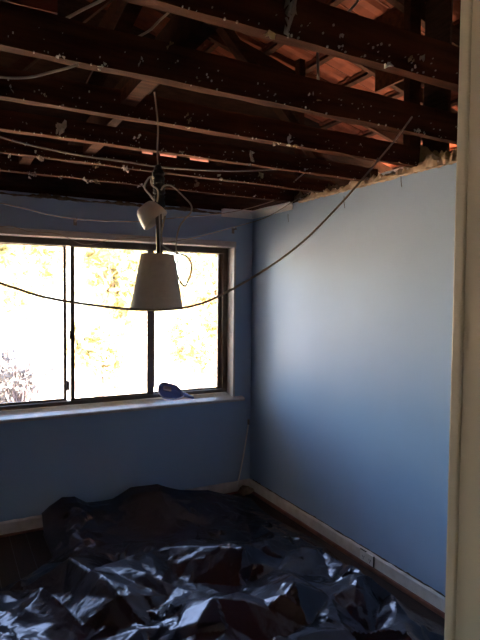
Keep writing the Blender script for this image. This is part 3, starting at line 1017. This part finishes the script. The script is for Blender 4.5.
lathe('lamp_holder', [(0.0, zb_ - 0.006), (0.014, zb_ - 0.006), (0.016, zb_ + 0.05), (0.0, zb_ + 0.05)], M_ROD, lamp, seg=14, mat4=Matrix.Translation((cxl, LY, 0)))
for k in range(3):
    a = k * 2 * PI / 3 + 0.4
    tube('shade_spider', [Vector((cxl, LY, zt - 0.012)), Vector((cxl + math.cos(a) * rt * 0.96, LY + math.sin(a) * rt * 0.96, zt - 0.012))], 0.0022, M_ROD, lamp, seg=6)
# twin tube stem
pt = L(157.2, 168); pb = L(160.0, 256)
for s in (-1, 1):
    off = Vector((0.0065 * s, 0.002 * s, 0))
    tube('stem_or_glint_tube', [pt + off, pb + off - Vector((0, 0, 0.03))], 0.0068, M_ROD, lamp, seg=12)
tube('stem_or_glint_tube', [(pt + pb) / 2 + Vector((0, -0.004, 0.0)), pb + Vector((0, -0.004, -0.02))], 0.0045, M_CUP, lamp, seg=8)  # pale tube added as the highlight down the lower stem
# taped joint round the top of the stem
tp = []
for k in range(13):
    t = k / 12
    q = L(158.0 + 2.0 * t, 165 + 47 * t)
    tp.append(q)
rr_ = random.Random(3)
rads = [rr_.uniform(0.0125, 0.0185) for _ in range(80)]
tube('tape_wrap', tp, lambda s: rads[int(s * 60)] * (0.6 + 0.9 * min(1, s * 5) * (1 - 0.35 * s)), M_TAPE, lamp, seg=12, n=4)
# suspension cord up to the joist
tube('suspension_cord', [L(154.5, 92), L(156.5, 110), L(158.0, 128), L(157.5, 150), L(158.2, 170)], 0.0036, M_CABLE, lamp, seg=8)
# cream canopy cup, tipped over and slid down the stem
cc = L(150.3, 214, -0.012)
ax = Matrix.Translation(cc) @ Matrix.Rotation(math.radians(-22), 4, 'X') @ Matrix.Rotation(math.radians(-34), 4, 'Y')
R0 = (L(165, 213).x - L(140, 213).x) * 0.52
cup = lathe('canopy_cup', [(R0 * 1.02, -0.034), (R0 * 1.05, -0.030), (R0 * 1.0, -0.010), (R0 * 0.80, 0.026), (R0 * 0.62, 0.036), (0.010, 0.038), (0.010, 0.034), (R0 * 0.6, 0.032), (R0 * 0.76, 0.022), (R0 * 0.96, -0.012), (R0 * 1.0, -0.034), (R0 * 1.02, -0.034)], M_CUP, lamp, seg=36, mat4=ax)
# loose flex loops
tube('flex_loop', [L(154, 178, -.02), L(150, 177, -.03), L(145, 184, -.03), L(145, 189, -.03), L(150, 195, -.03), L(154, 201, -.02)], 0.0033, M_CORD, lamp, seg=6)
tube('flex_loop', [L(151, 178, -.022), L(152, 185, -.024), L(157, 189, -.024), L(158, 195, -.024), L(157, 202, -.022)], 0.0032, M_CORD, lamp, seg=6)
tube('flex_loop', [L(161, 190, -.02), L(164, 186, -.03), L(170, 185, -.03), L(176, 189, -.03), L(184, 197, -.03), L(191, 205, -.03), L(191, 212, -.03), L(185, 219, -.03),
                   L(180, 226, -.03), L(177, 236, -.03), L(176, 246, -.03), L(177, 256, -.03), L(178.5, 270, -.03)], 0.0033, M_CORD, lamp, seg=6)
tube('flex_loop', [L(165, 216, -.02), L(161, 236, -.026), L(162, 244, -.026), L(168, 249, -.03), L(176, 253, -.03), L(186, 256, -.03), L(191, 263, -.03), L(191, 273, -.03),
                   L(188, 281, -.03), L(184.5, 286, -.03), L(180, 281, -.03), L(177, 273, -.03), L(175.5, 262, -.03)], 0.0036, M_CORD, lamp, seg=6)
rebase(lamp, (cxl, LY, zb_))
tag(lamp, 'hanging pendant lamp with off-white conical shade and tipped canopy', 'pendant lamp')

# ================================================================== CABLES
def cable(name, pts, rad, m, label, seg=8, n=8):
    o = tube(name, pts, rad, m, None, seg=seg, n=n)
    tag(o, label, 'cable')
    return o
CYP = -2.315
cable('sagging_cable', [Vector((-3.2, -2.318, 2.44)), Vector((-2.85, -2.33, 1.99)), at(-40, 265, 1, CYP), at(0, 283, 1, CYP), at(18, 289, 1, CYP), at(40, 296, 1, CYP), at(68, 301.5, 1, CYP), at(100, 306, 1, CYP), at(128, 309, 1, CYP), at(158, 310, 1, CYP), at(185, 307.5, 1, CYP), at(204, 302.5, 1, CYP),
                        at(218, 296.5, 1, CYP), at(238, 286, 1, CYP), at(262, 271.5, 1, CYP), at(285, 256, 1, CYP), at(308, 237, 1, CYP), at(330, 215, 1, CYP), at(352, 191, 1, CYP), at(376, 163, 1, CYP), at(395, 140, 1, CYP), at(407, 124, 1, CYP), at(412, 117, 1, -2.31)],
      0.0042, M_CABLE, 'long brown cable sagging across the room past the lampshade')
CY2 = -1.30
cable('ceiling_cable', [Vector((XL + 0.002, -1.08, 2.56)), Vector((-2.75, -1.08, 2.50)), at(-30, 128, 1, -1.08), at(0, 137, 1, -1.08), at(30, 145, 1, -1.08), at(60, 151.5, 1, -1.08), at(90, 157, 1, -1.08), at(120, 161, 1, -1.08), at(160, 167, 1, -1.08), at(200, 170, 1, -1.08), at(240, 171, 1, -1.08), at(280, 169, 1, -1.08), at(310, 166, 1, -1.07), Vector((-0.25, -1.008, 2.47))],
      0.0048, M_CABLEW, 'grey cable running level below the far joists')
cable('looped_cable', [Vector((-2.50, -2.309, 2.432)), at(-22, 73, 1, -2.32), at(0, 77, 1, -2.33), at(18, 78, 1, -2.33), at(34, 76.5, 1, -2.33), at(52, 72, 1, -2.33), at(66, 68.5, 1, -2.33), at(78, 64.5, 1, -2.33)],
      0.0040, M_CABLEW, 'pale cable drooping from the second joist at upper left')
cable('attic_cable', [Vector((at(34, 36, 1, -2.24).x, -2.252, 2.549)), at(39, 33, 1, -2.1), at(44, 30, 1, -1.95), at(60, 22, 1, -1.95), at(82, 10, 1, -1.95), at(106, -2, 1, -1.95), at(140, -22, 1, -1.95), Vector((-1.26, -1.9, rz(-1.25) - 0.22))],
      0.0055, M_CABLEW, 'straight grey cable rising in the dark roof space at top left')
cable('attic_flex', [Vector((at(112, 50, 1, -2.24).x, -2.252, 2.549)), at(118, 47, 1, -2.05), at(136, 38, 1, -2.05), at(150, 30, 1, -2.05), at(160, 20, 1, -2.05), at(170, 11, 1, -2.05), at(186, -8, 1, -2.05), Vector((-1.28, -2.05, rz(-1.25) - 0.20))],
      0.0045, M_CABLE, 'thin brown flex slanting up to the nearest joist')
cable('hooked_cable', [Vector((-1.0, -2.27, 2.55)), at(318, 18, 1, -2.2), at(330, 20, 1, -2.2), at(342, 16, 1, -2.2), at(352, 8, 1, -2.2), at(360, -4, 1, -2.2), at(366, -30, 1, -2.2), Vector((-0.62, -2.27, rz(-0.62) - 0.09))],
      0.0055, M_CABLEW, 'dark curved cable end hooking down at top centre')
cable('wall_wire', [Vector((XL + 0.002, -0.35, 2.40)), Vector((-2.8, -0.35, 2.33)), at(-30, 198, 1, -0.35), at(0, 203, 1, -0.35), at(30, 210, 1, -0.35), at(50, 215, 1, -0.35), at(75, 219, 1, -0.35), at(105, 221, 1, -0.35), at(140, 221.5, 1, -0.35), at(165, 219, 1, -0.35), at(190, 216.5, 1, -0.35),
                    at(222, 213.5, 1, -0.35), at(248, 208.5, 1, -0.35), at(270, 202, 1, -0.35), at(286, 196.5, 1, -0.45), at(302, 191, 1, -0.55)],
      0.0030, M_CABLE, 'thin wire drooping along the back wall up to the corner')
cable('thin_wire', [at(164, 243, 1, -0.8), at(176, 241, 1, -0.8), at(195, 237.5, 1, -0.8), at(216, 232, 1, -0.8), at(240, 225.5, 1, -0.8), at(262, 219, 1, -0.8), at(278, 211, 1, -0.8), at(294, 201, 1, -0.8), at(318, 188, 1, -0.8)],
      0.0028, M_CABLE, 'thin wire rising from the lamp stem towards the right wall')
cable('sill_wire', [Vector((-2.9, -0.016, 2.17)), Vector((-2.5, -0.04, 2.15)), at(-25, 224, 1, -0.06), at(0, 226.5, 1, -0.06), at(12, 226.5, 1, -0.06), at(28, 231.5, 1, -0.06), at(45, 232.5, 1, -0.06), at(58, 234, 1, -0.06), at(72, 240, 1, -0.06), at(85, 244.5, 1, -0.06), at(98, 243, 1, -0.06), at(110, 240, 1, -0.05), at(150, 237.5, 1, -0.04)],
      0.0026, M_CABLE, 'thin loose wire looping over the window head')

# ================================================================== SMALL THINGS
# curtain brackets on the back wall
def bracket(px, py, label, small=False):
    p = at(px, py, 1, -0.001)
    t = empty('curtain_bracket', p)
    bm = bmesh.new(); bm_box(bm, (-0.012, -0.003, -0.022), (0.012, 0.0, 0.022), bevel=0.001); bm_obj('back_plate', bm, M_HOOK, t)
    bm = bmesh.new()
    bm_box(bm, (-0.004, -0.050, 0.006), (0.004, -0.003, 0.012), bevel=0.001)
    bm_box(bm, (-0.004, -0.054, 0.006), (0.004, -0.049, 0.026), bevel=0.001)
    bm_obj('bracket_arm', bm, M_HOOK, t)
    if not small:
        bm = bmesh.new(); bm_box(bm, (-0.004, -0.006, 0.012), (0.034, -0.003, 0.022), bevel=0.001); bm_obj('bracket_hook', bm, M_HOOK, t)
    tag(t, label, 'bracket', 'curtain brackets above the window')
bracket(233, 231, 'small metal curtain bracket at the right top corner of the window')
bracket(75, 222.5, 'small metal curtain bracket above the window sliding sash', True)

# power outlet on the skirting
oc = at(367.5, 553.5, 0, -0.0165)
out = empty('power_outlet', (-0.0170, oc.y, 0.060))
box('face_plate', (-0.007, -0.060, -0.033), (0.0, 0.060, 0.033), M_OUT, out, bevel=0.002)
for s in (-1, 1):
    bm = bmesh.new()
    for (dy, dz, rot) in ((-0.007, 0.004, 0.5), (0.007, 0.004, -0.5), (0.0, -0.010, 0.0)):
        bm_box(bm, (-0.0005, -0.0017, -0.0055), (0.0005, 0.0017, 0.0055), Matrix.Translation((-0.0073, s * 0.030 + dy, dz - 0.006)) @ Matrix.Rotation(rot, 4, 'X'))
    bm_obj('pin_slots', bm, M_SLOT, out)
    box('rocker_switch', (-0.0105, s * 0.030 - 0.006, 0.012), (-0.0071, s * 0.030 + 0.006, 0.026), M_OUT, out, bevel=0.001)
box('cable_gap', (-0.0085, -0.0645, -0.033), (0.0, -0.0605, 0.034), M_SLOT, out)
box('cable_gap', (-0.0085, 0.006, 0.0335), (0.0, 0.060, 0.037), M_SLOT, out)
tag(out, 'white double power outlet set into the right skirting board', 'power outlet')

# white rod leaning in the corner
a, b = at(248.5, 424, 1, -0.016), at(237.0, 487, 1, -0.050)
rod = empty('curtain_rod', b)
tube('rod_tube', [Vector((0, 0, 0)), (a - b) * 0.5 + Vector((0.004, -0.004, -0.003)), a - b], 0.0058, M_STICK, rod, seg=10, n=6)
box('end_bracket', (-0.007, -0.006, -0.004), (0.007, 0.006, 0.040), M_HOOK, rod, mat4=Matrix.Translation(a - b))
tag(rod, 'slim white curtain rod leaning in the corner', 'rod')

# crumpled brown paper by the rod
def crumple(name, c, size, m, label, seed, cat):
    r = random.Random(seed)
    bm = bmesh.new()
    bmesh.ops.create_icosphere(bm, subdivisions=3, radius=1)
    dirs = [Vector((r.gauss(0, 1), r.gauss(0, 1), r.gauss(0, 1))).normalized() for _ in range(16)]
    offs = [r.uniform(0.62, 1.0) for _ in dirs]
    for v in bm.verts:
        d = v.co.normalized()
        rad = min(o / max(0.15, d.dot(q)) if d.dot(q) > 0.15 else 9 for q, o in zip(dirs, offs))
        d = d * min(rad, 1.25) * r.uniform(0.94, 1.05)
        v.co = Vector((d.x * size[0], d.y * size[1], d.z * size[2]))
    mz = min(v.co.z for v in bm.verts)
    for v in bm.verts:
        v.co.z -= mz
    o = bm_obj(name, bm, m)
    o.location = c
    tag(o, label, cat)
    return o
crumple('crumpled_paper', (-0.105, -0.105, 0.002), (0.072, 0.058, 0.050), M_PAPER, 'crumpled brown paper in the corner beside the rod', 9, 'paper')

# blue dustpan on the window sill
def dustpan():
    t = empty('dustpan')
    # local frame: x along the handle (to the right), y across the pan, z out of the pan's open face
    Lp, Wp, Hp = 0.160, 0.135, 0.036
    bm = bmesh.new()
    outline = []
    for k in range(24):
        a = PI / 2 + PI * k / 23
        outline.append((-Lp * 0.46 + 0.055 * math.cos(a), Wp * 0.5 * math.sin(a)))
    outline += [(Lp * 0.10, -Wp * 0.46), (Lp * 0.50, -Wp * 0.16), (Lp * 0.52, 0.0), (Lp * 0.50, Wp * 0.16), (Lp * 0.10, Wp * 0.46)]
    n = len(outline)
    rings = []
    for (sc, z) in ((0.80, 0.0), (0.97, Hp * 0.75), (1.0, Hp), (1.05, Hp), (1.05, Hp - 0.006), (1.0, Hp - 0.008), (0.86, -0.004)):
        rings.append([bm.verts.new((x * sc, y * sc, z * (1.0 if x < 0.02 else 0.72))) for x, y in outline])
    for a, b in zip(rings[:-1], rings[1:]):
        for i in range(n):
            j = (i + 1) % n
            bm.faces.new((a[i], a[j], b[j], b[i]))
    bm.faces.new(rings[0]); bm.faces.new(list(reversed(rings[-1])))
    pan = bm_obj('pan', bm, M_PANBLUE, t, smooth=False)
    rim = [Vector((x * 1.04, y * 1.04, (Hp + 0.001) * (1.0 if x < 0.02 else 0.72))) for x, y in outline]
    v_, f_ = tube_geo(rim + [rim[0]], 0.0055, 6)
    rm = mesh_obj('rim', v_, f_, M_PANGLINT, pan, smooth=True)
    rm['label'] = 'rolled rim with its highlight put into the colour'
    tube('handle', [Vector((Lp * 0.46, 0, Hp * 0.62)), Vector((Lp * 0.75, 0, Hp * 0.50)), Vector((Lp * 1.02, 0, Hp * 0.22)), Vector((Lp * 1.16, 0, Hp * 0.05))], lambda s: 0.021 - 0.011 * s, M_PANBLUE, t, seg=10, n=5, flat=0.6)
    bm = bmesh.new()
    bm_box(bm, (-0.085, 0.012, 0.004), (-0.015, 0.048, 0.026), bevel=0.008)
    bm_obj('brush_bristles', bm, M_PANGREY, t)
    return t
dp = dustpan()
pc = at(171.0, 397.5, 1, -0.005)
dp.rotation_euler = (math.radians(52), math.radians(14), math.radians(-6))
dpm = dp.rotation_euler.to_matrix()
low = min((dpm @ v.co).z for c in dp.children for v in c.data.vertices)
dp.location = (at(172.5, 396, 1, 0.02).x, 0.022, 0.8445 - low)
tag(dp, 'blue plastic dustpan propped on the window sill', 'dustpan')
